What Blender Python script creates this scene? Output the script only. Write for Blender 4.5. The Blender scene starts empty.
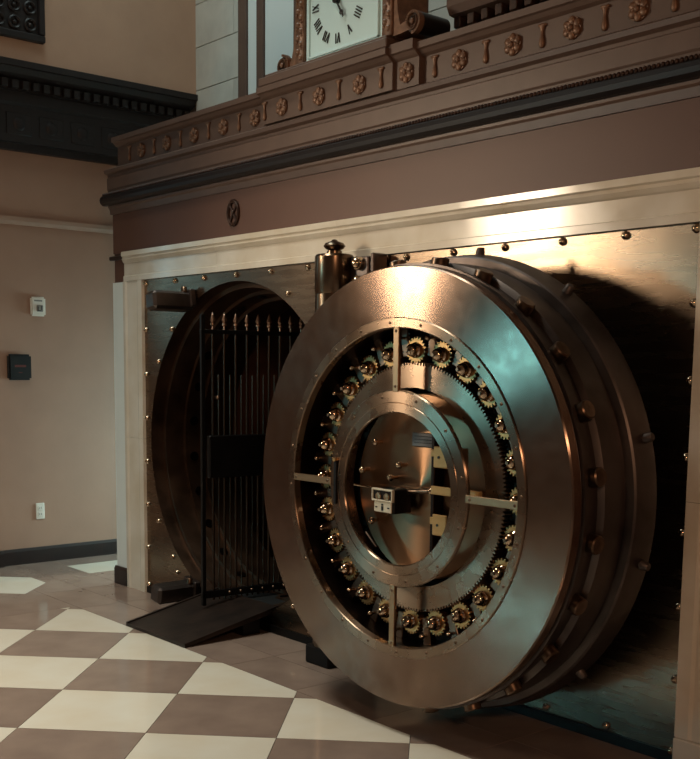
import bpy, bmesh, math, random
from mathutils import Matrix, Vector
R = math.radians
scene = bpy.context.scene
col = scene.collection
random.seed(7)

# ------------------------------------------------------------------ camera
W_PX, H_PX = 700, 759
F_PX = 1087.785
YAW, PITCH, ROLL = R(49.676), R(-7.198), R(0.656)
fwd = Vector((-math.sin(YAW)*math.cos(PITCH), math.cos(YAW)*math.cos(PITCH), math.sin(PITCH)))
rgt = Vector((math.cos(YAW), math.sin(YAW), 0))
upv = rgt.cross(fwd)
cr = rgt*math.cos(ROLL) + upv*math.sin(ROLL)
cu = -rgt*math.sin(ROLL) + upv*math.cos(ROLL)
cam_data = bpy.data.cameras.new('camera')
cam_data.sensor_width = 36.0
cam_data.lens = F_PX*36.0/H_PX
cam_data.shift_y = 123.378/H_PX
cam_data.clip_start = 0.05
cam = bpy.data.objects.new('camera', cam_data)
col.objects.link(cam)
cam.matrix_world = Matrix(((cr.x, cu.x, -fwd.x, 6.6698), (cr.y, cu.y, -fwd.y, -3.7829), (cr.z, cu.z, -fwd.z, 1.6), (0, 0, 0, 1)))
scene.camera = cam

# ------------------------------------------------------------------ world, lights, exposure
world = bpy.data.worlds.new('world')
scene.world = world
world.use_nodes = True
bg = world.node_tree.nodes['Background']
bg.inputs[0].default_value = (0.35, 0.65, 0.75, 1)
bg.inputs[1].default_value = 0.03
scene.view_settings.view_transform = 'Standard'
scene.view_settings.look = 'None'
scene.view_settings.exposure = 0.0
scene.view_settings.gamma = 1.0
scene.view_settings.use_curve_mapping = False

def area(name, loc, target, sx, sy, power, color, spread=180):
    l = bpy.data.lights.new(name, 'AREA')
    l.shape = 'RECTANGLE'; l.size = sx; l.size_y = sy
    l.energy = power; l.color = color; l.spread = R(spread)
    o = bpy.data.objects.new(name, l); col.objects.link(o)
    o.location = loc
    d = Vector(target) - Vector(loc)
    o.rotation_euler = d.to_track_quat('-Z', 'Y').to_euler()
    return o
WARM = (1.0, 0.66, 0.40)
COOL = (0.42, 0.82, 0.93)
# the hall's lamps, its window daylight, and added overhead fill lamps
area('hall_lamp_or_fill', (-0.85, -4.9, 3.1), (2.8, 0, 2.0), 0.6, 0.8, 9.5, (1.0, 0.79, 0.56), 44)
area('hall_lamp_or_fill', (1.5, -2.7, 6.5), (1.5, -2.6, 0), 1.4, 1.4, 80, (0.98, 0.95, 0.81), 80)  # fill lamp added overhead to brighten the floor
area('hall_lamp_or_fill', (8.6, -4.4, 3.2), (2.5, 0, 0.7), 0.5, 0.5, 62, (1.0, 0.58, 0.34))
area('window_daylight', (-3.0, -9.4, 1.85), (2.5, 0, 1.7), 0.75, 0.6, 52, (0.24, 0.84, 1.0))
area('window_daylight', (-4.9, -3.2, 2.6), (0, -2.6, 2.0), 0.5, 1.4, 5, COOL)
area('window_daylight', (-0.95, 3.1, 1.0), (-1.05, 0.2, 0.1), 0.8, 1.0, 62, (0.66, 0.98, 1.0), 110)
area('hall_lamp_or_fill', (-3.2, -5.6, 6.5), (-3.2, -5.5, 0), 1.2, 1.2, 70, (1.0, 0.74, 0.54), 100)  # added fill, brightens the left of the hall that the metal reflects
area('hall_lamp_or_fill', (6.8, -7.2, 6.5), (6.8, -7.1, 0), 1.2, 1.2, 70, (0.85, 0.96, 1.0), 100)  # added fill, lifts the part of the hall mirrored in the door rim
area('skylight_daylight', (0.2, -0.5, 6.5), (0.4, 0.6, 3.9), 2.4, 0.8, 27, (0.8, 1.0, 0.98), 110)

# ------------------------------------------------------------------ helpers
def setp(o, label=None, cat=None, group=None, kind=None):
    if label: o['label'] = label
    if cat: o['category'] = cat
    if group: o['group'] = group
    if kind: o['kind'] = kind
    return o

def empty(name, loc=(0, 0, 0), rz=0.0, label=None, cat=None, group=None, kind=None):
    o = bpy.data.objects.new(name, None)
    o.empty_display_size = 0.1
    col.objects.link(o)
    o.location = loc; o.rotation_euler = (0, 0, rz)
    return setp(o, label, cat, group, kind)

class MB:
    def __init__(s): s.v = []; s.f = []
    def add(s, vs, fs, m=None):
        b = len(s.v)
        for p in vs:
            p = Vector(p)
            s.v.append(tuple(m @ p) if m is not None else tuple(p))
        for f in fs: s.f.append(tuple(i+b for i in f))
        return s
    def box(s, x0, x1, y0, y1, z0, z1, m=None):
        vs = [(x, y, z) for x in (x0, x1) for y in (y0, y1) for z in (z0, z1)]
        fs = [(0, 1, 3, 2), (4, 6, 7, 5), (0, 4, 5, 1), (2, 3, 7, 6), (0, 2, 6, 4), (1, 5, 7, 3)]
        return s.add(vs, fs, m)
    def bbox(s, x0, x1, y0, y1, z0, z1, b=0.004, m=None, seg=1):
        bm = bmesh.new()
        bmesh.ops.create_cube(bm, size=1)
        for v in bm.verts:
            v.co = Vector(((x0+x1)/2+v.co.x*(x1-x0), (y0+y1)/2+v.co.y*(y1-y0), (z0+z1)/2+v.co.z*(z1-z0)))
        bmesh.ops.bevel(bm, geom=bm.edges[:], offset=b, segments=seg, affect='EDGES')
        bm.verts.index_update()
        s.add([v.co[:] for v in bm.verts], [[v.index for v in f.verts] for f in bm.faces], m)
        bm.free(); return s
    def lathe(s, prof, axis='Z', c=(0, 0, 0), n=32, closed=False, m=None, a0=0.0, a1=None):
        """prof: list of (radius, height along axis)"""
        full = a1 is None
        cnt = n if full else n+1
        vs = []; fs = []
        for i in range(cnt):
            a = 2*math.pi*i/n if full else a0+(a1-a0)*i/n
            ca, sa = math.cos(a), math.sin(a)
            for r, h in prof:
                if axis == 'Z': vs.append((c[0]+r*ca, c[1]+r*sa, c[2]+h))
                elif axis == 'Y': vs.append((c[0]+r*ca, c[1]+h, c[2]+r*sa))
                else: vs.append((c[0]+h, c[1]+r*ca, c[2]+r*sa))
        k = len(prof)
        for i in range(n if not full else n):
            j = (i+1) % cnt if full else i+1
            for q in range(k if closed else k-1):
                q2 = (q+1) % k
                A, B, C_, D = i*k+q, j*k+q, j*k+q2, i*k+q2
                if axis == 'Y': fs.append((A, D, C_, B))
                else: fs.append((A, B, C_, D))
        return s.add(vs, fs, m)
    def cyl(s, p0, p1, r, r1=None, n=16, cap=True, ch=0.0):
        p0 = Vector(p0); p1 = Vector(p1); d = p1-p0; L = d.length
        r1 = r if r1 is None else r1
        m = Matrix.Translation(p0) @ d.to_track_quat('Z', 'Y').to_matrix().to_4x4()
        prof = []
        if cap: prof.append((1e-5, 0))
        if ch: prof += [(r-ch, 0), (r, ch), (r1, L-ch), (r1-ch, L)]
        else: prof += [(r, 0), (r1, L)]
        if cap: prof.append((1e-5, L))
        return s.lathe(prof, 'Z', n=n, m=m)
    def ball(s, c, r, sc=(1, 1, 1), n=14, k=8):
        prof = [(max(1e-5, r*math.sin(math.pi*i/k)), -r*math.cos(math.pi*i/k)) for i in range(k+1)]
        m = Matrix.Translation(Vector(c)) @ Matrix.Diagonal((*sc, 1))
        return s.lathe(prof, 'Z', n=n, m=m)
    def prism(s, pts, y0, y1, m=None):
        """polygon in x,z extruded along y"""
        n = len(pts)
        vs = [(p[0], y0, p[1]) for p in pts]+[(p[0], y1, p[1]) for p in pts]
        fs = [tuple(range(n)), tuple(range(2*n-1, n-1, -1))]
        for i in range(n): fs.append((i, (i+1) % n+0, (i+1) % n+n, i+n)[::-1])
        return s.add(vs, fs, m)
    def extrude_x(s, prof, x0, x1, m=None):
        """closed profile in (y,z) swept along x"""
        n = len(prof)
        vs = [(x0, p[0], p[1]) for p in prof]+[(x1, p[0], p[1]) for p in prof]
        fs = [tuple(range(n)), tuple(range(2*n-1, n-1, -1))]
        for i in range(n): fs.append((i, i+n, (i+1) % n+n, (i+1) % n))
        return s.add(vs, fs, m)
    def extrude_y(s, prof, y0, y1, m=None):
        n = len(prof)
        vs = [(p[0], y0, p[1]) for p in prof]+[(p[0], y1, p[1]) for p in prof]
        fs = [tuple(range(n)), tuple(range(2*n-1, n-1, -1))]
        for i in range(n): fs.append((i, i+n, (i+1) % n+n, (i+1) % n))
        return s.add(vs, fs, m)
    def mesh(s, name, smooth=None):
        me = bpy.data.meshes.new(name)
        me.from_pydata(s.v, [], s.f)
        bm = bmesh.new(); bm.from_mesh(me)
        bmesh.ops.remove_doubles(bm, verts=bm.verts, dist=2e-5)
        bmesh.ops.recalc_face_normals(bm, faces=bm.faces)
        bm.to_mesh(me); bm.free()
        if smooth:
            me.shade_smooth(); me.set_sharp_from_angle(angle=R(smooth))
        me.update()
        return me
    def build(s, name, m, parent=None, loc=(0, 0, 0), rot=(0, 0, 0), smooth=None):
        return put(name, s.mesh(name, smooth), m, parent, loc, rot)

def put(name, me, m=None, parent=None, loc=(0, 0, 0), rot=(0, 0, 0)):
    o = bpy.data.objects.new(name, me)
    col.objects.link(o)
    if m is not None and not me.materials: me.materials.append(m)
    o.parent = parent; o.location = loc; o.rotation_euler = rot
    return o

def struct(o): o['kind'] = 'structure'; return o

# ------------------------------------------------------------------ materials
def lin(c):
    return tuple((x/255/12.92 if x/255 <= 0.04045 else ((x/255+0.055)/1.055)**2.4) for x in c)+(1,)

def mat(name, rgb, rough=0.5, metal=0.0, spec=0.5, noise=None, rnoise=None, bump=None, aniso=None, tangent=None, objvar=0.0, coat=0.0):
    """noise=(scale, rgb2, detail, stretch) mixes a second colour; rnoise=(scale, amount, stretch); bump=(scale, strength, stretch)"""
    m = bpy.data.materials.new(name); m.use_nodes = True
    nt = m.node_tree; N = nt.nodes; L = nt.links
    b = N['Principled BSDF']
    b.inputs['Base Color'].default_value = lin(rgb)
    b.inputs['Roughness'].default_value = rough
    b.inputs['Metallic'].default_value = metal
    b.inputs['Specular IOR Level'].default_value = spec
    if coat: b.inputs['Coat Weight'].default_value = coat; b.inputs['Coat Roughness'].default_value = 0.08
    tc = N.new('ShaderNodeTexCoord')
    def tex(scale, detail, stretch):
        mp = N.new('ShaderNodeMapping'); mp.inputs['Scale'].default_value = stretch
        L.new(tc.outputs['Object'], mp.inputs['Vector'])
        t = N.new('ShaderNodeTexNoise'); t.inputs['Scale'].default_value = scale; t.inputs['Detail'].default_value = detail
        L.new(mp.outputs['Vector'], t.inputs['Vector'])
        return t
    colout = None
    if noise:
        t = tex(noise[0], noise[2], noise[3] if len(noise) > 3 else (1, 1, 1))
        rp = N.new('ShaderNodeValToRGB')
        rp.color_ramp.elements[0].position = 0.35; rp.color_ramp.elements[0].color = lin(rgb)
        rp.color_ramp.elements[1].position = 0.68; rp.color_ramp.elements[1].color = lin(noise[1])
        L.new(t.outputs['Fac'], rp.inputs['Fac'])
        colout = rp.outputs['Color']
    if objvar:
        oi = N.new('ShaderNodeObjectInfo')
        mr = N.new('ShaderNodeMapRange'); mr.inputs[3].default_value = 1-objvar; mr.inputs[4].default_value = 1+objvar
        L.new(oi.outputs['Random'], mr.inputs[0])
        hs = N.new('ShaderNodeHueSaturation')
        if colout: L.new(colout, hs.inputs['Color'])
        else: hs.inputs['Color'].default_value = lin(rgb)
        L.new(mr.outputs[0], hs.inputs['Value'])
        colout = hs.outputs['Color']
    if colout: L.new(colout, b.inputs['Base Color'])
    if rnoise:
        t = tex(rnoise[0], 4, rnoise[2] if len(rnoise) > 2 else (1, 1, 1))
        mr = N.new('ShaderNodeMapRange')
        mr.inputs[1].default_value = 0.3; mr.inputs[2].default_value = 0.7
        mr.inputs[3].default_value = max(0.02, rough-rnoise[1]); mr.inputs[4].default_value = rough+rnoise[1]
        L.new(t.outputs['Fac'], mr.inputs[0]); L.new(mr.outputs[0], b.inputs['Roughness'])
    if bump:
        t = tex(bump[0], 5, bump[2] if len(bump) > 2 else (1, 1, 1))
        bp = N.new('ShaderNodeBump'); bp.inputs['Strength'].default_value = bump[1]; bp.inputs['Distance'].default_value = 0.01
        L.new(t.outputs['Fac'], bp.inputs['Height']); L.new(bp.outputs['Normal'], b.inputs['Normal'])
    if aniso:
        b.inputs['Anisotropic'].default_value = aniso; b.inputs['Anisotropic Rotation'].default_value = 0.25
        tg = N.new('ShaderNodeTangent'); tg.direction_type = 'RADIAL'; tg.axis = tangent or 'Y'
        L.new(tg.outputs['Tangent'], b.inputs['Tangent'])
    return m

M = {}
M['paint'] = mat('beige_paint', (164, 135, 116), 0.55, noise=(3, (157, 129, 111), 3), bump=(40, 0.05))
M['paint_up'] = mat('lit_beige_paint', (196, 164, 140), 0.55, noise=(3, (188, 157, 134), 3), bump=(40, 0.05))  # beige lightened to stand in for light on the upper wall
M['paint_low'] = mat('taupe_paint', (166, 133, 113), 0.5, noise=(3, (159, 127, 108), 3), bump=(40, 0.05))
M['paint_vault'] = mat('brown_beige_paint', (97, 64, 50), 0.5, noise=(2, (92, 60, 47), 3), bump=(30, 0.04))
M['paint_pale'] = mat('pale_paint', (226, 232, 228), 0.5)
M['entab'] = mat('taupe_plaster', (102, 80, 69), 0.42, noise=(8, (94, 73, 63), 4), bump=(30, 0.05))
M['stone'] = mat('grey_white_stone', (205, 203, 192), 0.55, noise=(5, (190, 188, 178), 5), bump=(30, 0.06), objvar=0.02)
M['mortar'] = mat('mortar', (130, 124, 115), 0.8)
M['darkwood'] = mat('dark_wood', (32, 25, 25), 0.5, noise=(6, (24, 20, 21), 4, (1, 6, 1)))
M['darktrim'] = mat('dark_baseboard', (38, 26, 24), 0.35, noise=(10, (28, 20, 20), 3))
M['marble'] = mat('cream_marble', (224, 216, 202), 0.16, noise=(3.5, (208, 194, 172), 8, (1, 1, 1)), rnoise=(6, 0.06), objvar=0.03)
M['tile_w'] = mat('cream_tile', (216, 211, 197), 0.10, noise=(3.2, (211, 201, 182), 8), rnoise=(5, 0.04), objvar=0.04)
M['tile_b'] = mat('brown_tile', (142, 123, 111), 0.10, noise=(4, (126, 108, 98), 8), rnoise=(5, 0.04), objvar=0.06)
M['grout'] = mat('grout', (60, 48, 42), 0.7)
M['plate'] = mat('brushed_steel_plate', (138, 120, 102), 0.27, 1.0, noise=(2.2, (116, 100, 86), 7, (1, 1, 1.4)), rnoise=(10, 0.03, (0.3, 1, 3)), bump=(60, 0.008, (0.08, 1, 2)))
M['face'] = mat('circular_brushed_steel', (143, 122, 108), 0.24, 1.0, noise=(5, (132, 111, 96), 8), aniso=0.92, tangent='Y', rnoise=(16, 0.03))
M['ring'] = mat('brushed_bronze_ring', (146, 126, 108), 0.28, 1.0, noise=(5, (136, 115, 97), 5), aniso=0.9, tangent='Y', rnoise=(9, 0.05))
M['rim'] = mat('oiled_dark_steel', (104, 95, 91), 0.42, 1.0, noise=(5, (78, 70, 67), 7), rnoise=(7, 0.1), aniso=0.4, tangent='Y')
M['bolt'] = mat('worn_steel_bolt', (128, 106, 88), 0.34, 1.0, noise=(20, (90, 72, 60), 5))
M['brass'] = mat('yellow_brass', (198, 158, 104), 0.3, 0.55, noise=(12, (180, 140, 88), 4))
M['gear'] = mat('polished_brass_gear', (178, 138, 92), 0.36, 1.0)
M['chrome'] = mat('polished_ball_steel', (196, 174, 150), 0.08, 1.0)
M['bar'] = mat('grey_steel_bar', (112, 96, 82), 0.34, 1.0, noise=(10, (118, 102, 90), 4))
M['disc'] = mat('spun_bronze_disc', (138, 108, 84), 0.34, 1.0, aniso=0.9, tangent='Y', noise=(6, (130, 97, 72), 5))
M['spoke'] = mat('satin_bronze_spoke', (158, 128, 100), 0.34, 1.0)
M['cavity'] = mat('blackened_steel', (48, 38, 34), 0.4, 1.0, noise=(6, (34, 28, 26), 5))
M['jamb'] = mat('bronze_jamb', (104, 80, 64), 0.46, 1.0, noise=(4, (78, 59, 48), 6), rnoise=(6, 0.08))
M['black'] = mat('black_iron', (26, 24, 24), 0.4, 0.6, noise=(10, (18, 17, 18), 4))
M['bars'] = mat('dark_bronze_bar', (66, 54, 46), 0.3, 1.0)
M['inner'] = mat('vault_interior_shade', (20, 24, 26), 0.6)  # dark lining with the teal of the shadows put into its colour
M['gold'] = mat('gilt_plaster', (134, 99, 76), 0.42, 0.25, noise=(30, (106, 77, 60), 4))
M['roll'] = mat('black_bronze_and_shade', (34, 28, 28), 0.4, 0.3)
M['tip'] = mat('pale_bronze_tip', (170, 138, 118), 0.3, 1.0)
M['gadroon'] = mat('dark_bronze_moulding', (70, 46, 36), 0.4, 0.3, noise=(40, (40, 28, 24), 3))
M['dial'] = mat('white_clock_dial', (214, 244, 246), 0.4)
M['ink'] = mat('black_enamel', (14, 14, 16), 0.4)
M['plastic_w'] = mat('white_plastic', (225, 222, 212), 0.4)
M['plastic_b'] = mat('black_plastic', (16, 18, 20), 0.35)
M['lens'] = mat('grey_lens', (140, 140, 135), 0.2)
M['redprint'] = mat('dull_red_print', (90, 34, 26), 0.5)
M['rampm'] = mat('dark_steel_ramp', (62, 50, 44), 0.45, 0.7, noise=(8, (44, 37, 34), 5), bump=(60, 0.08))
M['hinge'] = mat('polished_gunmetal', (118, 98, 80), 0.24, 1.0, noise=(5, (96, 78, 64), 4))
M['ivory'] = mat('ivory_plate', (214, 204, 182), 0.35, 0.3)
M['glass'] = mat('window_daylight_glass', (190, 215, 220), 0.1)

# ------------------------------------------------------------------ floor
BORDER_Y = -0.60
HLF = -5.3
BORDER_X = 0.13
S = 0.57519; OX, OY = 0.9814, -0.6760
fl = struct(MB().box(HLF, 9.6, -9.7, 3.4, -0.12, -0.004).build('floor', M['grout']))
def clip_poly(poly, axis, val, keep_less):
    out = []
    for i in range(len(poly)):
        a, b = poly[i], poly[(i+1) % len(poly)]
        ia = (a[axis] <= val) == keep_less; ib = (b[axis] <= val) == keep_less
        if ia: out.append(a)
        if ia != ib:
            t = (val-a[axis])/(b[axis]-a[axis])
            out.append((a[0]+t*(b[0]-a[0]), a[1]+t*(b[1]-a[1])))
    return out
def slab(mb, poly, z0=-0.02, z1=0.0):
    n = len(poly)
    if n < 3: return
    mb.add([(p[0], p[1], z1) for p in poly]+[(p[0], p[1], z0) for p in poly],
           [tuple(range(n))]+[(i, i+n, (i+1) % n+n, (i+1) % n) for i in range(n)])
q = S/math.sqrt(2); g = 0.0016
far_w, far_b = MB(), MB()
full = {}
for i in range(-22, 28):
    for j in range(-22, 28):
        cx = OX+q*((i+.5)+(j+.5)); cy = OY+q*((i+.5)-(j+.5))
        if cx < BORDER_X-q or cx > 9.9 or cy > BORDER_Y+q or cy < -9.9: continue
        h = q-g*1.4
        poly = [(cx-h, cy), (cx, cy-h), (cx+h, cy), (cx, cy+h)]
        white = (i-j) % 2 == 0
        clipped = cy+h > BORDER_Y or cx-h < BORDER_X or cx+h > 9.5 or cy-h < -9.5
        near = -1.6 < cx < 6.2 and cy > -3.6
        key = 'w' if white else 'b'
        if not near:
            p = clip_poly(poly, 1, BORDER_Y-g, True); p = clip_poly(p, 0, BORDER_X+g, False); p = clip_poly(p, 0, 9.5, True); p = clip_poly(p, 1, -9.5, False)
            slab(far_w if white else far_b, p); continue
        if clipped:
            p = clip_poly(poly, 1, BORDER_Y-g, True); p = clip_poly(p, 0, BORDER_X+g, False)
            if len(p) < 3: continue
            mb = MB(); slab(mb, [(x-cx, y-cy) for x, y in p]); me = mb.mesh('tile')
            put('tile', me, M['tile_w' if white else 'tile_b'], fl, (cx, cy, 0))
        else:
            if key not in full:
                mb = MB(); slab(mb, [(x-cx, y-cy) for x, y in poly]); full[key] = mb.mesh('tile')
            put('tile', full[key], M['tile_w' if white else 'tile_b'], fl, (cx, cy, 0))
far_w.build('tile', M['tile_w'], fl)['kind'] = 'stuff'
far_b.build('tile', M['tile_b'], fl)['kind'] = 'stuff'
# brown border course along the vault front and into the passage on the left
bt = {}
def border_tile(x0, x1, y0, y1, m='tile_b'):
    k = (round(x1-x0, 3), round(y1-y0, 3), m)
    if k not in bt:
        a, b = (x1-x0)/2-g, (y1-y0)/2-g
        mb = MB(); slab(mb, [(-a, -b), (a, -b), (a, b), (-a, b)]); bt[k] = mb.mesh('border_tile')
    put('border_tile', bt[k], M[m], fl, ((x0+x1)/2, (y0+y1)/2, 0))
xs = [-1.53+0.5775*k for k in range(20)]
for a, b in zip(xs[:-1], xs[1:]):
    border_tile(a, b, BORDER_Y, BORDER_Y+0.30)
    border_tile(a, b, BORDER_Y+0.30, 0.0)
for iy in range(15):
    for ix in range(9):
        border_tile(BORDER_X-.592*(ix+1), BORDER_X-.592*ix, BORDER_Y-.592*(iy+1), BORDER_Y-.592*iy)
mb = MB(); slab(mb, [(-.44, -.70), (-.72, -.42), (-.96, -.42), (-1.25, -.71), (-.85, -1.11)][::-1], -.002, .0008); mb.build('tile', M['tile_w'], fl)
for k in range(4):
    y0 = 0.0+k*0.55
    if k == 0:
        border_tile(-1.53, -1.24, y0, y0+.55)
        border_tile(-1.24, -0.86, y0, y0+.55, 'tile_w')
        border_tile(-0.86, -0.40, y0, y0+.55)
    else:
        border_tile(-1.53, -0.97, y0, y0+.55); border_tile(-0.97, -0.40, y0, y0+.55)

# ------------------------------------------------------------------ room shell
LW = -1.53                      # face of the left wall, lower storey
UP = -1.25                      # face of the left wall above its dark entablature
CY = 1.23                       # face of the clock wall
TOP = 6.6
WE = -1.0                       # the left wall ends here, the hall is wider in front of it
HL = -5.2
wl = struct(MB().box(LW-0.3, LW, WE, 3.4, 0, 3.784).box(LW-0.3, UP, WE, CY+0.3, 3.784, TOP).build('wall_left', M['paint_low']))
MB().box(UP-0.02, UP+0.004, WE-.002, CY, 3.78, TOP-0.02).build('upper_plaster', M['paint_up'], wl)
MB().box(LW, LW+0.035, WE, -0.42, 0.13, 3.15).build('pilaster', M['paint_low'], wl)
struct(MB().box(HL-.2, LW-0.3, WE, WE+.3, 0, TOP).build('wall_return', M['paint']))
struct(MB().box(HL-.2, 9.7, -9.7, CY+0.3, TOP, TOP+0.2).build('ceiling', M['paint']))
struct(MB().box(-2.0, -.3, 3.2, 3.4, 0, 3.4).build('wall_passage', M['paint']))
# outer walls of the hall, with its window openings
wb = MB().box(HL, -3.4, -9.7, -9.5, 0, TOP).box(-2.6, 9.7, -9.7, -9.5, 0, TOP).box(-3.4, -2.6, -9.7, -9.5, 0, 1.5).box(-3.4, -2.6, -9.7, -9.5, 2.2, TOP)
struct(wb.build('wall_back', M['paint']))
wf = MB().box(HL-.2, HL, -9.7, -4.5, 0, TOP).box(HL-.2, HL, -2.7, WE, 0, TOP).box(HL-.2, HL, -4.5, -2.7, 0, 1.4).box(HL-.2, HL, -4.5, -2.7, 4.2, TOP)
struct(wf.build('wall_far_left', M['paint']))
struct(MB().box(9.5, 9.7, -9.7, 3.4, 0, TOP).build('wall_right', M['paint']))
# clock wall of coursed stone above the vault block
wc = struct(MB().box(UP, 9.6, CY+0.012, CY+0.3, 3.0, TOP).build('wall_upper', M['mortar']))
zc = [3.15, 3.48, 3.818, 4.155, 4.49, 4.83, 5.17, 5.51, 5.85, 6.19, TOP-0.02]
blk = {}
for r_, (z0, z1) in enumerate(zip(zc[:-1], zc[1:])):
    x = UP - (0.55 if r_ % 2 else 0.0)
    while x < 9.4:
        x0, x1 = max(x, UP), min(x+1.1, 9.5)
        if x1-x0 > 0.05:
            k = (round(x1-x0, 3), round(z1-z0, 3))
            if k not in blk:
                a, b = (x1-x0)/2-0.002, (z1-z0)/2-0.003
                blk[k] = MB().bbox(-a, a, 0, 0.02, -b, b, 0.002).mesh('stone_block')
            put('stone_block', blk[k], M['stone'], wc, ((x0+x1)/2, CY-0.002, (z0+z1)/2))
        x += 1.1
# pilaster mouldings behind the clock
def upright(x0, x1, y0, m):
    return MB().bbox(x0, x1, y0, CY, 3.12, TOP-0.02, 0.006).build('upright_moulding', m, wc)
upright(-0.575, -0.468, CY-0.05, M['entab'])
upright(-0.468, -0.29, CY-0.03, M['paint_pale'])
upright(-0.29, -0.205, CY-0.08, M['entab'])
upright(-0.205, 0.16, CY-0.06, M['paint_pale'])
upright(0.16, 0.18, CY-0.075, M['entab'])
upright(0.18, 1.4, CY-0.06, M['paint_pale'])
upright(2.2, 3.1, CY-0.06, M['paint_pale'])

# dark entablature on the left wall
te = empty('trim_1', (LW, 0, 3.15), kind='structure')
prof = [(LW-.01, 3.19), (LW+.06, 3.19), (LW+.07, 3.235), (LW+.12, 3.24), (LW+.12, 3.50), (LW+.15, 3.52), (LW+.15, 3.595),
        (LW+.19, 3.60), (LW+.19, 3.67), (LW+.26, 3.70), (LW+.29, 3.735), (LW+.31, 3.74), (LW+.31, 3.785), (LW-.01, 3.785)]
MB().extrude_y([(x-LW, z-3.15) for x, z in prof], WE, CY-0.001).build('moulding', M['darkwood'], te)
dm = MB().bbox(0, 0.045, -0.026, 0.026, 0, 0.06, 0.004).mesh('dentil')
y = CY-0.05
while y > WE+.05:
    put('dentil', dm, M['darkwood'], te, (0.185, y, 0.455)); y -= 0.082
fm = MB().bbox(0, 0.012, -0.10, 0.10, 0, 0.16, 0.005).ball((0.012, 0, .08), 0.05, (.3, 1, 1)).mesh('carved_panel', 40)
y = CY-0.16
while y > WE+.05:
    put('carved_panel', fm, M['darkwood'], te, (0.115, y, 0.14)); y -= 0.26
# string moulding and baseboards
struct(MB().extrude_y([(LW-.01, 2.645), (LW+.015, 2.645), (LW+.03, 2.67), (LW+.03, 2.70), (LW-.01, 2.705)], WE, 3.2).build('trim_2', M['paint']))
struct(MB().extrude_y([(LW, 0), (LW+.02, 0), (LW+.02, .105), (LW+.01, .125), (LW, .125)], -0.42, 3.2).build('baseboard_left', M['darktrim']))
struct(MB().extrude_y([(LW+.03, 0), (LW+.055, 0), (LW+.055, .105), (LW+.045, .125), (LW+.03, .125)], WE, -0.41).build('baseboard_left.001', M['darktrim']))

# vault block: wall round the steel front
XL = -0.40
vb = MB()
vb.box(XL, 0.0, 0.01, 3.3, 0, 2.36).box(4.29, 9.5, 0.01, 0.5, 0, 2.36)
vb.box(XL, 9.5, 0.0, CY, 2.36, 2.64).box(XL+.03, 9.5, 0.03, CY, 2.64, 2.93).box(XL+.1, 9.5, 0.03, CY, 2.93, 3.09)
wv = struct(vb.build('wall_vault', M['paint_vault']))
MB().box(XL-0.003, -0.20, -0.002, 0.02, 0.13, 2.16).box(XL-0.006, XL+.002, -0.004, 2.5, 0.13, 2.16).build('pale_panel', M['paint_pale'], wv)
MB().bbox(XL-0.045, -0.24, -0.012, 0.03, 2.315, 2.345, 0.006).build('ledge', M['darktrim'], wv)
struct(MB().extrude_x([(0.0, 0), (-.022, 0), (-.022, .11), (-.012, .13), (0.0, .13)], XL-0.02, -0.246).build('baseboard_front', M['darktrim']))
# interior of the vault behind the opening
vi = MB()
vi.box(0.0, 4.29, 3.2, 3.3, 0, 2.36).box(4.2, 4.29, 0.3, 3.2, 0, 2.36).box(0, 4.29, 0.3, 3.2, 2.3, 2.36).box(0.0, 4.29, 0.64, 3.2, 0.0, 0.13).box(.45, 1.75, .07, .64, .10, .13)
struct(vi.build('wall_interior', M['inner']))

# ------------------------------------------------------------------ entablature over the vault
en = empty('trim_3', (XL, 0, 2.62), kind='structure')
def E_(pts): return [(p[0], p[1]-2.62) for p in pts]
XR = 9.4
prof = [(0.04, 2.63), (-.012, 2.63), (-.02, 2.665), (-.03, 2.675), (-.03, 2.79), (-.036, 2.80), (-.036, 2.875), (-.03, 2.88), (-.03, 2.895), (-.055, 2.905), (-.062, 2.925), (-.045, 2.935),
        (-.02, 2.945), (0.0, 2.95), (0.0, 3.075), (-.02, 3.085), (-.035, 3.10), (-.05, 3.105), (-.05, 3.135), (0.04, 3.14)]
lo_, hi_ = prof[:12]+[(0.04, 2.935)], [(0.04, 2.936), (-.03, 2.937)]+prof[12:]
MB().extrude_x(E_(lo_), -0.01, XR-XL).build('moulding', M['entab'], en)
MB().extrude_x(E_(hi_), 0.085, XR-XL).build('frieze_band', M['entab'], en)
MB().box(.09, XR-XL, 0.0, CY-.002, 0.47, 0.515).build('ledge_top', M['entab'], en)
# gadrooned torus: beads along a dark roll
gb = MB()
x = 0.0
MB().extrude_x([(-.03, 0.068), (-.055, .07), (-.072, .085), (-.078, .105), (-.072, .125), (-.06, .135), (-.03, .14)], -0.045, XR-XL).build('roll_moulding', M['roll'], en)
n = 0
while x < 6.6:
    gb.ball((x-.02, -.058, .142), .011, (.9, 1, 1), 7, 4); x += 0.0205
ob = gb.build('gadroon', M['gadroon'], en, smooth=50); ob['kind'] = 'stuff'
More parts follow.
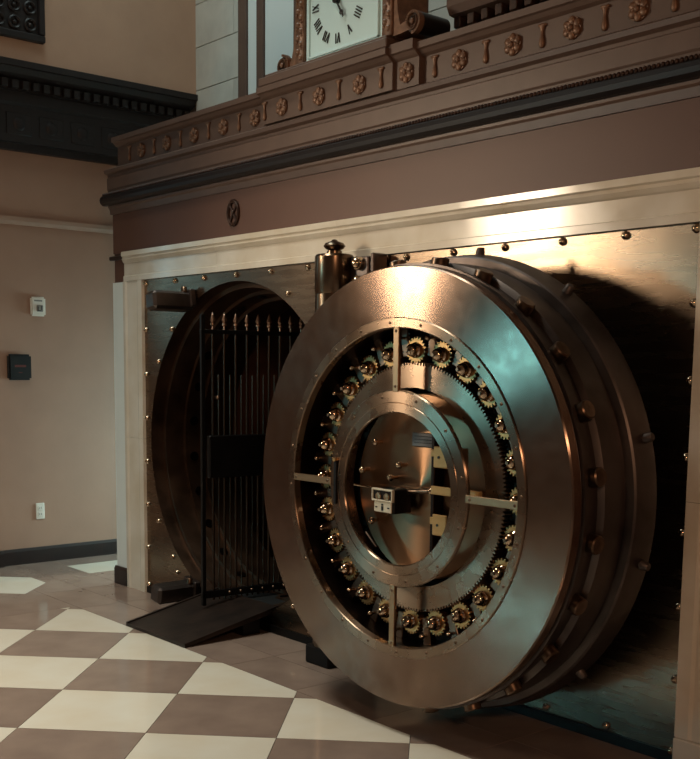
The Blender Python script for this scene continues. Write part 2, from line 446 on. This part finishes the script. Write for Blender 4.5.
# rosettes and pendant drops
def rosette_mesh():
    mb = MB()
    mb.cyl((0, 0, 0), (0, -.008, 0), .046, n=20)
    for k in range(6):
        a = R(60*k+90)
        m = Matrix.Translation((math.cos(a)*.029, -.01, math.sin(a)*.029)) @ Matrix.Rotation(-a, 4, 'Y') @ Matrix.Diagonal((1.15, .55, 1, 1))
        mb.lathe([(max(1e-5, .018*math.sin(math.pi*i/6)), -.018*math.cos(math.pi*i/6)) for i in range(7)], 'Y', n=10, m=m)
        b = R(60*k+60)
        mb.ball((math.cos(b)*.02, -.014, math.sin(b)*.02), .009, (1, .8, 1), 8, 5)
    mb.ball((0, -.018, 0), .013, (1, .8, 1), 10, 6)
    return mb.mesh('rosette', 60)
def drop_mesh():
    mb = MB()
    mb.bbox(-.022, .022, -.012, 0, .038, .05, .003)
    mb.lathe([(1e-5, -.052), (.010, -.047), (.0145, -.034), (.012, -.016), (.007, .008), (.009, .026), (.014, .038), (1e-5, .04)], 'Z', n=12, m=Matrix.Translation((0, -.006, 0)) @ Matrix.Diagonal((1, .7, 1, 1)))
    return mb.mesh('pendant_drop', 50)
rm, dmh = rosette_mesh(), drop_mesh()
CLK0, CLK1, PIER1 = 1.475, 2.556, 2.722
def frieze_y(x):
    return -0.05 if CLK0 < x < CLK1 else (-0.03 if CLK1 < x < PIER1 else 0.0)
for k in range(-1, 20):
    x = 0.02+0.3275*k
    if x > XL+.1: put('rosette', rm, M['gold'], en, (x-XL, frieze_y(x), 3.012-2.62))
    xd = x+0.164
    if xd < CLK1-.05 or xd > PIER1: put('pendant_drop', dmh, M['gold'], en, (xd-XL, frieze_y(xd), 3.015-2.62))
# breaks of the frieze under the clock
MB().extrude_x(E_([(0.02, 2.94), (-.05, 2.945), (-.05, 3.075), (-.068, 3.085), (-.085, 3.10), (-.10, 3.105), (-.10, 3.135), (0.02, 3.14)]), CLK0-XL, CLK1-XL).build('frieze_break', M['entab'], en)
MB().extrude_x(E_([(0.02, 2.94), (-.03, 2.945), (-.03, 3.075), (-.045, 3.085), (-.06, 3.10), (-.075, 3.105), (-.075, 3.15), (0.02, 3.155)]), CLK1-XL, PIER1-XL).build('frieze_break', M['entab'], en)
# dentil cornice on the ledge right of the clock
MB().extrude_x(E_([(.14, 3.12), (.10, 3.14), (.10, 3.185), (.16, 3.19), (.16, 3.255), (.09, 3.265), (.07, 3.30), (.07, 3.34), (.3, 3.35), (.3, 3.12)]), 2.80-XL, XR-XL).build('moulding', M['entab'], en)
pm = MB().bbox(-.022, .022, -.05, 0.01, 0, .05, .004).cyl((0, -.02, 0), (0, -.02, -.02), .012, .006, n=10).mesh('dentil', 40)
x = 2.84
while x < 5.2:
    put('dentil', pm, M['gadroon'], en, (x-XL, .15, 3.205-2.62)); x += 0.088

# ------------------------------------------------------------------ emblem on the wall
em = MB().lathe([(.05, 0), (.05, -.012), (.044, -.018), (.037, -.012), (.037, 0)], 'Y', n=28, m=Matrix.Diagonal((1.25, 1, 1.6, 1)))
for a in (35, -35):
    em.bbox(-.007, .007, -.012, 0, -.066, .066, .002, Matrix.Rotation(R(a), 4, 'Y'))
em.ball((0, -.012, 0), .012, (1, .6, 1), 10, 6)
setp(em.build('wall_emblem', M['gadroon'], None, (1.107, 0.001, 2.499), smooth=40), 'small dark oval emblem with crossed bars on the brown wall above the marble', 'emblem')

# ------------------------------------------------------------------ marble surround
ms = empty('marble_surround', (-.26, 0, 0), label='cream marble surround framing the steel vault front', cat='door surround')
lint = [(0.03, 2.162), (-.014, 2.162), (-.014, 2.196), (-.007, 2.2), (-.007, 2.285), (-.016, 2.292), (-.026, 2.31), (-.020, 2.325), (-.03, 2.332), (-.03, 2.362), (0.0, 2.366)]
for a, b in ((-.235, .93), (.93, 2.1), (2.1, 3.28), (3.28, 4.55)):
    MB().extrude_x(lint, a+.26+.0008, b+.26-.0008).build('lintel_slab', M['marble'], ms)
def pil(x0, x1, z0, z1):
    w = x1-x0
    pr = [(x0, 0.03), (x0, -.014), (x0+.14*w, -.018), (x0+.2*w, -.008), (x0+.72*w, -.008), (x0+.78*w, -.014), (x1, -.014), (x1, .03)]
    n = len(pr)
    MB().add([(p[0]+.26, p[1], z0) for p in pr]+[(p[0]+.26, p[1], z1) for p in pr],
             [tuple(range(n)), tuple(range(2*n-1, n-1, -1))]+[(i, i+n, (i+1) % n+n, (i+1) % n) for i in range(n)]).build('jamb_slab', M['marble'], ms)
pil(-.245, .012, 0, 1.08); pil(-.245, .012, 1.0815, 2.161)
pil(4.55, 4.278, .122, 1.08); pil(4.55, 4.278, 1.0815, 2.161)
MB().bbox(4.28+.26, 4.58+.26, -.028, .01, 0, .12, .004).build('plinth_block', M['marble'], ms)

# ------------------------------------------------------------------ steel vault front with the round opening
OCX, OCZ, OR_ = 1.10, 1.08, 1.02
vf = empty('vault_front', (0, 0, 0), label='riveted brushed steel vault front with a round opening', cat='vault frame')
mb = MB()
angs = sorted(set([2*math.pi*i/96 for i in range(96)]+[math.atan2(z-OCZ, x-OCX) % (2*math.pi) for x in (0.001, 2.2) for z in (0.002, 2.16)]))
def rect_hit(a):
    ca, sa = math.cos(a), math.sin(a); t = 1e9
    if ca > 1e-9: t = min(t, (2.2-OCX)/ca)
    if ca < -1e-9: t = min(t, (0.001-OCX)/ca)
    if sa > 1e-9: t = min(t, (2.16-OCZ)/sa)
    if sa < -1e-9: t = min(t, (0.002-OCZ)/sa)
    return OCX+ca*t, OCZ+sa*t
n = len(angs); vs = []; fs = []
for a in angs:
    x, z = rect_hit(a); cx, cz = OCX+OR_*math.cos(a), OCZ+OR_*math.sin(a)
    vs += [(x, .01, z), (cx, .01, cz), (cx, .04, cz), (x, .04, z)]
for i in range(n):
    j = (i+1) % n
    for k in range(4):
        k2 = (k+1) % 4
        fs.append((i*4+k, j*4+k, j*4+k2, i*4+k2))
mb.add(vs, fs).build('opening_plate', M['plate'], vf)
MB().bbox(2.201, 4.289, .01, .04, .002, 2.16, .002).build('side_plate', M['plate'], vf)
MB().box(0.0, 4.29, -.0, .01, 0.0, 0.045).build('kick_strip', M['black'], vf)
# stepped jamb
jp = [(1.024, .02), (1.018, .009), (1.012, .10), (.985, .105), (.975, .24), (.955, .245), (.948, .36), (.925, .365), (.925, .62), (1.1, .64)]
MB().lathe(jp, 'Y', n=128).build('round_jamb', M['jamb'], vf, (OCX, 0, OCZ), smooth=30)
# bolt holes in the jamb (dark sockets)
sk = MB().cyl((0, 0, 0), (.012, 0, 0), .032, n=16).mesh('socket')
for k in range(24):
    a = R(15*k+7.5)
    put('bolt_socket', sk, M['cavity'], vf, (OCX+.943*math.cos(a), .305, OCZ+.943*math.sin(a)), (0, -a, 0))
# rivets
rv = MB().lathe([(1e-5, -.02), (.008, -.0185), (.0145, -.013), (.018, -.004), (.019, 0)], 'Y', n=14).mesh('rivet', 60)
pts = [(.035, 2.136)]+[(.41+.352*k, 2.136) for k in range(12) if .41+.352*k < 4.2 and not 2.0 < .41+.352*k < 2.4]+[(4.25, 2.14)]
pts = [(.035, 2.136), (.414, 2.136), (.762, 2.136), (1.117, 2.136), (1.474, 2.136), (1.822, 2.136), (2.62, 2.14), (2.945, 2.14), (3.271, 2.14), (3.6, 2.14), (3.924, 2.14), (4.25, 2.14)]
pts += [(.032, 1.825-.3*k) for k in range(6)]+[(.032, .06)]+[(4.256, 1.856-.301*k) for k in range(7)]
pts += [(3.931, .07), (3.6, .07), (3.28, .07), (.371, 1.825), (.194, 1.612), (1.638, 2.001), (.176, .525), (.357, .303), (.41, .2), (1.70, .2), (1.86, .08), (2.02, .3), (2.03, 1.86)]
for x, z in pts: put('rivet', rv, M['chrome'], vf, (x, .01, z))
# guide lugs at the rim
def lug(ang, up):
    a = R(ang); r = 1.055
    mb = MB()
    mb.bbox(-.06, .06, -.30, -.01, -.075, .04, .018, seg=1)
    mb.bbox(-.075, .075, -.045, 0, -.055, .055, .008)
    o = mb.build('guide_lug', M['rim'], vf, (OCX+r*math.cos(a), .01, OCZ+r*math.sin(a)), (0, R(-8 if up else 8), 0), smooth=30)
    MB().cyl((.03, -.06, .035), (.03, -.06, .075), .022, .018, n=12, ch=.004).build('clamp_nut', M['bolt'], o, smooth=40)
lug(118.5, True); lug(-117, False)

# ------------------------------------------------------------------ vault door (swung fully open)
DZ = 1.01
door = empty('vault_door', (3.2916, -.6688, .07), R(1.0), 'massive round vault door swung open with its gear works facing out', 'vault door')
def D(mb, name, m, parent=door, loc=(0, 0, 0), rot=(0, 0, 0), smooth=None):
    o = mb.build(name, m, parent, (loc[0], loc[1], loc[2]+(DZ if parent is door else 0)), rot, smooth)
    return o
# front ring, one broad brushed face
D(MB().lathe([(.722, .03), (.722, .0), (.928, .0), (.934, .006), (.937, .044), (.93, .05)], 'Y', n=160), 'face_ring', M['face'], smooth=30)
D(MB().lathe([(.70, .05), (.928, .05), (.931, .054), (.946, .056), (.946, .076), (.93, .082), (.93, .150), (.945, .156), (.955, .162), (.958, .285), (.950, .292), (.950, .298), (.985, .302),
              (.992, .31), (1.005, .40), (1.003, .425), (.985, .435), (1e-5, .44)], 'Y', n=160), 'body', M['rim'], smooth=30)
# narrow rim with screws
D(MB().lathe([(.678, .03), (.678, -.004), (.682, -.008), (.718, -.008), (.722, -.004), (.722, .02)], 'Y', n=160), 'rim_ring', M['ring'], smooth=30)
sc = MB().lathe([(1e-5, -.0045), (.005, -.004), (.0075, 0)], 'Y', n=10).mesh('screw', 60)
for k in range(24):
    a = R(15*k+3)
    put('screw', sc, M['bolt'], door, (.70*math.cos(a), -.008, DZ+.70*math.sin(a)))
# back of the works
D(MB().lathe([(.70, .03), (.684, .03), (.684, .235), (1e-5, .235)], 'Y', n=96), 'back_plate', M['cavity'], smooth=30)
# hub ring
ir = D(MB().lathe([(.325, .014), (.325, .003), (.329, -.002), (.365, -.002), (.367, 0), (.370, -.002), (.416, -.002), (.421, .004), (.421, .014)], 'Y', n=128, closed=True), 'hub_ring', M['ring'], smooth=30)
for k in range(12):
    a = R(30*k+12)
    put('screw', sc, M['bolt'], ir, (.395*math.cos(a), -.002, .395*math.sin(a)))
gripm = D(MB().bbox(-.009, .009, -.012, 0, -.1, .1, .003), 'grip_slot', M['black'], loc=(-.376, -.002, 0))
MB().cyl((0, -.018, .1), (0, 0, .1), .009, n=12).build('screw', M['gear'], gripm)
# four spokes
spm = MB().bbox(.412, .69, -.006, .012, -.016, .016, .002).mesh('spoke')
for k in range(4):
    o = put('spoke', spm, M['spoke'], door, (0, 0, DZ), (0, -R(90*k), 0))
    for r_ in (.435, .665): put('screw', sc, M['bolt'], o, (r_, -.006, 0))
# bull gear
NT = 200
def gear_prof(n, r0, r1):
    pts = []
    for i in range(n):
        for fr, r in ((0, r0), (.28, r0), (.42, r1), (.62, r1), (.86, r0)):
            pass
        for fr, r in ((0.0, r0), (.30, r0), (.45, r1), (.75, r1)):
            a = 2*math.pi*(i+fr)/n
            pts.append((r*math.cos(a), r*math.sin(a)))
    return pts
def gear_mesh(name, n, r0, r1, rin, y0, y1):
    out = gear_prof(n, r0, r1); k = len(out)
    vs = []
    for y in (y0, y1):
        for (x, z) in out: vs.append((x, y, z))
        for (x, z) in out:
            l = math.hypot(x, z); vs.append((x/l*rin, y, z/l*rin))
    fs = []
    for i in range(k):
        j = (i+1) % k
        fs.append((i, j, j+k, i+k)); fs.append((i+2*k, i+3*k, j+3*k, j+2*k))
        fs.append((i, i+2*k, j+2*k, j)); fs.append((i+k, j+k, j+3*k, i+3*k))
    mb = MB(); mb.add(vs, fs)
    return mb.mesh(name)
put('bull_gear', gear_mesh('bull_gear', NT, .524, .536, .43, .095, .15), M['ring'], door, (0, 0, DZ))
# pinions with ball hubs, draw bars and knobs
pin = gear_mesh('pinion', 20, .047, .057, .012, .112, .15)
hub = MB().lathe([(.03, .112), (.033, .104), (.027, .098), (.0285, .088), (.024, .076), (.015, .068), (.007, .066), (1e-5, .065)], 'Y', n=16).mesh('hub_ball', 50)
nut = MB().cyl((0, .055, 0), (0, .068, 0), .008, n=6).mesh('hub_nut')
for k in range(24):
    a = R(15*k)
    o = put('pinion', pin, M['gear'], door, (.588*math.cos(a), 0, DZ+.588*math.sin(a)), (0, -a+R(random.uniform(0, 18)), 0))
    put('hub_ball', hub, M['chrome'], o); put('hub_nut', nut, M['bolt'], o)
bar = MB().bbox(.565, .69, .125, .165, -.021, .021, .003)
for i in range(7): bar.box(.575+.0165*i, .583+.0165*i, .13, .16, -.027, -.02)
bar = bar.mesh('draw_bar')
knb = MB().cyl((.645, .10, 0), (.645, .13, 0), .007, n=8).ball((.645, .096, 0), .013, n=12, k=7).mesh('knob', 50)
btm = MB().cyl((.90, .12, 0), (.974, .12, 0), .037, n=24, ch=.005).mesh('locking_bolt', 40)
for k in range(24):
    a = R(15*k+7.5)
    o = put('draw_bar', bar, M['bar'], door, (0, 0, DZ), (0, -a, 0))
    put('knob', knb, M['chrome'], o)
    put('locking_bolt', btm, M['bolt'], door, (0, 0, DZ), (0, -a, 0))
# flange lugs
lg = MB().cyl((.99, .385, 0), (1.034, .385, 0), .022, .017, n=14, ch=.004).mesh('flange_lug', 40)
for a in (84, 55, 15, -13, -45, 125, 165, -165, -125):
    put('flange_lug', lg, M['rim'], door, (0, 0, DZ), (0, -R(a), 0))
# inner drum and spun disc
D(MB().lathe([(.405, .235), (.405, .165), (.40, .16), (.06, .165), (.03, .158), (1e-5, .156)], 'Y', n=96), 'spun_disc', M['disc'], smooth=30)
ballpin = MB().cyl((0, -.02, 0), (0, .02, 0), .009, n=10).ball((0, -.028, 0), .017, n=14, k=8).mesh('ball_pin', 50)
for (x, z) in ((-.256, .181), (-.10, .09), (-.155, .03), (.10, -.007), (-.275, -.175), (-.34, .05), (.05, -.33)):
    put('ball_pin', ballpin, M['chrome'], door, (x, .15, DZ+z))
for a, r_ in ((106, .45), (62, .455), (29, .455), (5, .41), (-10, .45), (-27, .45), (-48, .45), (-75, .45), (-110, .45), (-150, .45), (150, .45), (128, .45)):
    put('ball_pin', ballpin, M['chrome'], door, (r_*math.cos(R(a)), .17, DZ+r_*math.sin(R(a))))
lkb = MB().bbox(-.05, .05, .165, .20, -.022, .022, .004).mesh('link_block')
for a, r_, t in ((36, .44, 30), (14, .45, 80), (-19, .445, -60), (-36, .45, -40), (75, .445, -20), (120, .445, 30), (-140, .445, 40)):
    put('link_block', lkb, M['bar'], door, (r_*math.cos(R(a)), 0, DZ+r_*math.sin(R(a))), (0, R(t), 0))
# time lock movement
tl = D(MB().bbox(-.065, .065, .045, .15, -.055, .05, .004), 'time_lock', M['black'], loc=(-.112, 0, -.062))
MB().bbox(-.063, .063, .036, .045, .0, .048, .003).build('dial_window', M['cavity'], tl)
for (x0, x1, z0, z1) in ((-.066, .066, .044, .052), (-.066, -.058, -.002, .05), (.058, .066, -.002, .05), (-.066, .066, -.004, .004)):
    MB().bbox(x0, x1, .030, .046, z0, z1, .002).build('window_frame', M['ivory'], tl)
for x in (-.026, .026):
    MB().lathe([(1e-5, .030), (.015, .031), (.017, .036)], 'Y', n=20).build('dial', M['spoke'], tl, (x, 0, .018))
MB().bbox(-.055, .055, .036, .045, -.052, -.005, .003).build('name_plate', M['ivory'], tl)
for x, z, h in ((-.038, -.03, .003), (0, -.018, .004), (0, -.034, .010), (.038, -.03, .003)):
    MB().bbox(x-.006, x+.006, .033, .037, z-h, z+h, .001).build('key_hole', M['ink'], tl)
D(MB().cyl((-.37, .10, -.018), (-.16, .10, -.022), .0055, n=10), 'winding_rod', M['chrome'], smooth=40)
D(MB().cyl((-.12, .13, -.03), (.12, .13, -.005), .012, n=12), 'cross_shaft', M['bar'], smooth=40)
# brass brackets and bar on the right of the hub
for z in (.144, -.142):
    b = D(MB().bbox(-.028, .055, .09, .10, -.045, .045, .004), 'bracket', M['brass'], loc=(.165, 0, z))
    MB().bbox(-.045, -.02, .092, .104, .0, .03, .003).build('bracket_ear', M['brass'], b)
    MB().cyl((.005, .086, .0), (.005, .092, 0), .006, n=8).build('screw', M['ink'], b)
D(MB().bbox(.13, .41, .085, .10, -.014, .022, .003), 'cross_bar', M['brass'])
D(MB().bbox(.115, .135, .10, .16, -.28, .28, .003), 'side_rail', M['cavity'])
npb = D(MB().bbox(-.075, .06, .152, .16, -.03, .03, .003), 'maker_plate', M['rim'], loc=(.02, 0, .205))
for i in range(3): MB().box(-.06, .045, .1505, .153, .014-.014*i, .017-.014*i).build('raised_line', M['cavity'], npb)

# ------------------------------------------------------------------ hinge
HX, HY = 2.225, -.135
hg = empty('door_hinge', (HX, HY, 0), label='polished steel hinge post with ball finial behind the vault door', cat='hinge')
MB().lathe([(1e-5, .1), (.099, .1), (.099, 1.965), (1e-5, 1.965)], 'Z', n=40).build('hinge_post', M['hinge'], hg, smooth=30)
MB().bbox(-.1, .1, -.1, .11, 0, .1, .008).build('foot_block', M['black'], hg)
MB().lathe([(1e-5, 1.967), (.098, 1.967), (.102, 1.975), (.102, 2.155), (.096, 2.165), (.09, 2.168), (1e-5, 2.168)], 'Z', n=40).build('hinge_knuckle', M['hinge'], hg, smooth=30)
MB().lathe([(.04, 2.168), (.04, 2.185), (.032, 2.19), (.05, 2.20), (.058, 2.212), (.048, 2.226), (.02, 2.236), (.012, 2.244), (1e-5, 2.247)], 'Z', n=28).build('finial', M['hinge'], hg, smooth=50)
br = MB().bbox(.05, .23, .03, .13, 1.985, 2.15, .006).build('wall_bracket', M['rim'], hg)
MB().bbox(.235, .26, .04, .135, 1.97, 2.165, .005).build('end_plate', M['rim'], hg)
for z in (2.02, 2.115):
    MB().ball((.17, .005, z), .03, (1, .9, 1), 16, 8).cyl((.17, .005, z), (.17, .04, z), .034, n=16).build('cap_nut', M['chrome'], hg, smooth=50)
for z0 in (.45, 1.55):
    MB().bbox(.0, 1.1, -.085, .02, z0, z0+.22, .01).build('hinge_arm', M['rim'], hg)

# ------------------------------------------------------------------ ramp
rp = empty('threshold_ramp', (1.15, -.6, 0), label='dark steel ramp plate leading up to the round opening', cat='ramp')
x0, x1 = .81-1.15, 1.49-1.15
pr = [(0, .002), (0, .018), (.66, .150), (.66, .122)]
MB().extrude_x(pr, x0, x1).build('deck', M['rampm'], rp)
for a, b in ((x0, x0+.018), (x1-.018, x1)):
    MB().extrude_x([(.0, .016), (0, .025), (.66, .158), (.66, .148)], a, b).build('edge_strip', M['rampm'], rp)
MB().extrude_x([(.42, 0.0), (.42, .078), (.54, .10), (.54, 0)], x0+.03, x1-.03).build('support', M['black'], rp)

# ------------------------------------------------------------------ day gate
GK = 0.95
gx, gy = 6.67+(0.775-6.67)*GK, -3.783+(-.01+3.783)*GK
gt = empty('day_gate', (gx, gy, .118), R(85), 'black barred day gate with spear tips standing open in the vault doorway', 'gate')
z0g, z1g = 0.0, 1.905-.118
MB().bbox(-.018, .008, -.012, .012, 0, z1g-.01, .003).build('gate_post', M['black'], gt)
sp = .0834*GK
tipm = MB().lathe([(.006, 0), (.006, .03), (.014, .035), (.014, .045), (.008, .05), (.017, .065), (.008, .095), (1e-5, .115)], 'Z', n=10).mesh('spear_tip', 40)
barm = MB().cyl((0, 0, 0), (0, 0, z1g-.13), .008, n=10).mesh('gate_bar', 40)
for k in range(9):
    x = .064+sp*k
    put('gate_bar', barm, M['bars'], gt, (x, 0, .03)); put('spear_tip', tipm, M['tip'], gt, (x, 0, z1g-.108))
thin = MB().cyl((0, 0, 0), (0, 0, z1g-.40), .005, n=8).mesh('gate_bar', 40)
for k in range(8):
    put('gate_bar', thin, M['bars'], gt, (.064+sp*(k+.5), 0, .03))
MB().bbox(-.02, .76, -.012, .012, z1g-.125, z1g-.10, .003).build('top_rail', M['black'], gt)
MB().bbox(-.02, .76, -.012, .012, .045, .09, .003).build('bottom_rail', M['black'], gt)
MB().bbox(.03, .76, -.02, .02, .79, 1.05, .006).build('lock_box', M['black'], gt)
st = MB().lathe([(1e-5, -.012), (.008, -.009), (.011, 0)], 'Y', n=10).mesh('stud', 60)
for k in range(7): put('stud', st, M['bolt'], gt, (.17+sp*k, -.012, .067))
MB().cyl((.08, -.03, 1.28), (.08, 0, 1.28), .012, n=10).ball((.08, -.035, 1.28), .014).build('gate_knob', M['bolt'], gt, smooth=50)

# ------------------------------------------------------------------ clock
ck = empty('square_clock', (2.16, -.05, 3.14), label='large square wall clock with roman numerals between gilt scroll brackets', cat='clock')
def K(mb, name, m, parent=ck, smooth=None, loc=(0, 0, 0)): return mb.build(name, m, parent, loc, (0, 0, 0), smooth)
x0, x1 = 1.866-2.16, 2.482-2.16
K(MB().bbox(x0-.11, x1+.074, .02, .24, .05, .72, .004), 'case', M['entab'])
K(MB().bbox(1.49-2.16, 2.556-2.16, -.045, .22, .0, .045, .004).bbox(1.53-2.16, 2.54-2.16, -.03, .22, .045, .062, .004), 'plinth', M['entab'])
fr = K(MB().bbox(x0, x1, .0, .03, .062, .70, .004), 'face_surround', M['dial'])
dl = K(MB().bbox(x0+.04, x1-.035, -.004, .004, .085, .64, .002), 'dial', M['dial'])
for (a, b, c, d) in ((x0+.03, x1-.025, .075, .085), (x0+.03, x0+.04, .075, .66), (x1-.035, x1-.025, .075, .66)):
    K(MB().bbox(a, b, -.012, .006, c, d, .002), 'bezel', M['dial'])
# numerals round the dial centre
def stroke(mb, xa, za, xb, zb, w, m):
    d = Vector((xb-xa, 0, zb-za)); L = d.length; nrm = Vector((-d.z, 0, d.x))/L*w/2
    p = [Vector((xa, 0, za))+nrm, Vector((xa, 0, za))-nrm, Vector((xb, 0, zb))-nrm, Vector((xb, 0, zb))+nrm]
    mb.prism([(v.x, v.z) for v in p], -.003, 0, m)
def numeral(txt, hour):
    mb = MB(); h = .05; adv = {'I': .014, 'V': .030, 'X': .030}
    tot = sum(adv[c] for c in txt); x = -tot/2
    a = R(90-30*hour)
    m = Matrix.Translation((.185*math.cos(a), -.005, .32+.185*math.sin(a))) @ Matrix.Rotation(R(90)-a, 4, 'Y')
    for c in txt:
        w = adv[c]
        if c == 'I': stroke(mb, x+w/2, -h/2, x+w/2, h/2, .0062, m)
        elif c == 'V': stroke(mb, x+.005, h/2, x+w/2, -h/2, .0075, m); stroke(mb, x+w-.005, h/2, x+w/2, -h/2, .004, m)
        else: stroke(mb, x+.005, h/2, x+w-.005, -h/2, .0075, m); stroke(mb, x+w-.005, h/2, x+.005, -h/2, .004, m)
        x += w
    mb.build('numeral', M['ink'], dl, (-.022, 0, 0))
for i, t in enumerate(('I', 'II', 'III', 'IIII', 'V', 'VI', 'VII', 'VIII', 'IX', 'X', 'XI', 'XII')): numeral(t, i+1)
hh = MB().cyl((0, -.03, 0), (0, -.004, 0), .018, n=16)
hh.bbox(-.005, .005, -.022, -.016, -.11, 0, .001, Matrix.Rotation(R(-32), 4, 'Y')); a = R(-32)
hh.ball((.042, -.019, -.068), .014, (1, .4, 1))
K(hh, 'hour_hand', M['ink'], smooth=40, loc=(-.022, 0, .32))
mh = MB().bbox(-.004, .004, -.028, -.023, 0, .19, .001, Matrix.Rotation(R(15), 4, 'Y'))
K(mh, 'minute_hand', M['ink'], loc=(-.022, 0, .32))
# gilt ornament strips
orn = MB().bbox(-.036, .036, -.012, .02, 0, .62, .004)
for i in range(17):
    z = .035+.034*i
    orn.ball((-.012 if i % 2 else .012, -.012, z), .018, (1, .6, .9), 8, 5); orn.ball((.02 if i % 2 else -.02, -.012, z+.012), .009, (1, .8, 1), 6, 4)
orn = orn.mesh('ornament_strip', 50)
put('ornament_strip', orn, M['gold'], ck, (x0-.045, .0, .062)); put('ornament_strip', orn, M['gold'], ck, (x1+.038, .0, .062))
# scroll brackets
def scroll(sx, cx, cz, y0, y1):
    """S-console: volute roll at the bottom, sweeping up to the case"""
    mb = MB(); pts_o = []; pts_i = []
    edge = (x0-.08) if sx < 0 else (x1+.074)
    crv = [(0, .62), (.012*sx, .45), (.02*sx, .28), (.03*sx, .17), (.05*sx, .10)]
    outer = [(edge+px, pz) for px, pz in crv]
    poly = outer+[(cx-2.16+.012*sx, cz-3.14+.03), (cx-2.16, cz-3.14-.03), (edge+.0, cz-3.14-.04), (edge-.02*sx, .62)]
    mb.prism(poly, y0, y1)
    K(mb, 'scroll_bracket', M['gold'])
    v = MB()
    ccx, ccz = cx-2.16, cz-3.14
    prev = None; N_ = 44
    sp_ = []
    for i in range(N_+1):
        t = i/N_; a = -math.pi/2*sx+t*2.1*2*math.pi*sx; r = .046*(1-t)+.008
        sp_.append((ccx+r*math.cos(a)*1, ccz+r*math.sin(a)))
    for i in range(N_):
        (xa, za), (xb, zb) = sp_[i], sp_[i+1]
        stroke2(v, xa, za, xb, zb, .012, y0-.012, y0+.02)
    K(MB().cyl((ccx, y0+.002, ccz), (ccx, y1, ccz), .05, n=28), 'volute_roll', M['roll'], smooth=40)  # side of the volute coloured dark for the shadow on it
    v.ball((ccx, y0-.012, ccz), .014, (1, .6, 1))
    K(v, 'volute', M['gold'])
def stroke2(mb, xa, za, xb, zb, w, y0, y1):
    d = Vector((xb-xa, 0, zb-za)); L = d.length
    if L < 1e-6: return
    nrm = Vector((-d.z, 0, d.x))/L*w/2; e = d/L*w*.25
    p = [Vector((xa, 0, za))+nrm-e, Vector((xa, 0, za))-nrm-e, Vector((xb, 0, zb))-nrm+e, Vector((xb, 0, zb))+nrm+e]
    mb.prism([(v.x, v.z) for v in p], y0, y1)
scroll(-1, 1.665, 3.228, .0, .20)
scroll(1, 2.70, 3.235, .0, .20)

# ------------------------------------------------------------------ devices on the left wall
strobe = empty('alarm_strobe', (LW, -.067, 2.03), label='white alarm strobe high on the taupe wall', cat='alarm')
MB().bbox(0, .03, -.062, .062, -.075, .075, .012, seg=2).build('body', M['plastic_w'], strobe)
MB().bbox(.03, .042, -.02, .035, -.04, .012, .006).build('lens', M['lens'], strobe)
for z, a, b in ((.045, -.035, .03),): MB().box(.03, .0315, a, b, z-.006, z+.006).build('print_line', M['lens'], strobe)
MB().box(.042, .0435, -.012, -.006, -.035, .0).box(.042, .0435, -.006, .012, -.035, -.029).box(.042, .0435, .016, .022, -.03, .005).build('lens_bracket', M['ink'], strobe)
cp = empty('control_panel', (LW, -.235, 1.558), label='black square control panel on the taupe wall', cat='control panel')
MB().bbox(0, .045, -.095, .095, -.1, .1, .015, seg=2).build('housing', M['plastic_b'], cp)
MB().box(.045, .0462, -.045, .045, .0, .018).box(.045, .0462, -.015, .015, -.045, -.038).build('print_line', M['redprint'], cp)
ol = empty('power_outlet', (LW, -.084, .414), label='white power outlet low on the taupe wall', cat='outlet')
MB().bbox(0, .008, -.036, .036, -.065, .065, .004).build('cover_plate', M['plastic_w'], ol)
for z in (.025, -.025):
    s_ = MB().bbox(.008, .011, -.018, .018, z-.018, z+.018, .002).build('socket', M['plastic_w'], ol)
    MB().box(.011, .0115, -.009, -.006, z-.006, z+.008).box(.011, .0115, .006, .009, z-.006, z+.008).build('slot', M['ink'], s_)

# carved dark panel high on the left wall
pf = empty('carved_wall_panel', (UP+.004, -.42, 3.93), label='dark carved framed panel high on the upper left wall', cat='wall panel')
MB().bbox(0, .03, -.55, .32, 0, .95, .006).build('panel_back', M['darkwood'], pf)
for (a, b, c, d) in ((-.62, .32, 0, .05), (-.62, .32, .9, .95), (.27, .32, .05, .9), (-.62, -.57, .05, .9)):
    MB().bbox(.02, .055, a, b, c, d, .008).build('frame_rail', M['darkwood'], pf)
cv = MB()
for i in range(7):
    for j in range(7):
        cv.lathe([(.045, 0), (.05, .012), (.04, .018), (.03, .012), (.028, 0)], 'X', c=(.03, -.51+.12*i, .11+.12*j), n=14)
        cv.ball((.035, -.51+.12*i, .11+.12*j), .018, (.6, 1, 1), 8, 5)
cv.build('carving', M['darkwood'], pf, smooth=50)
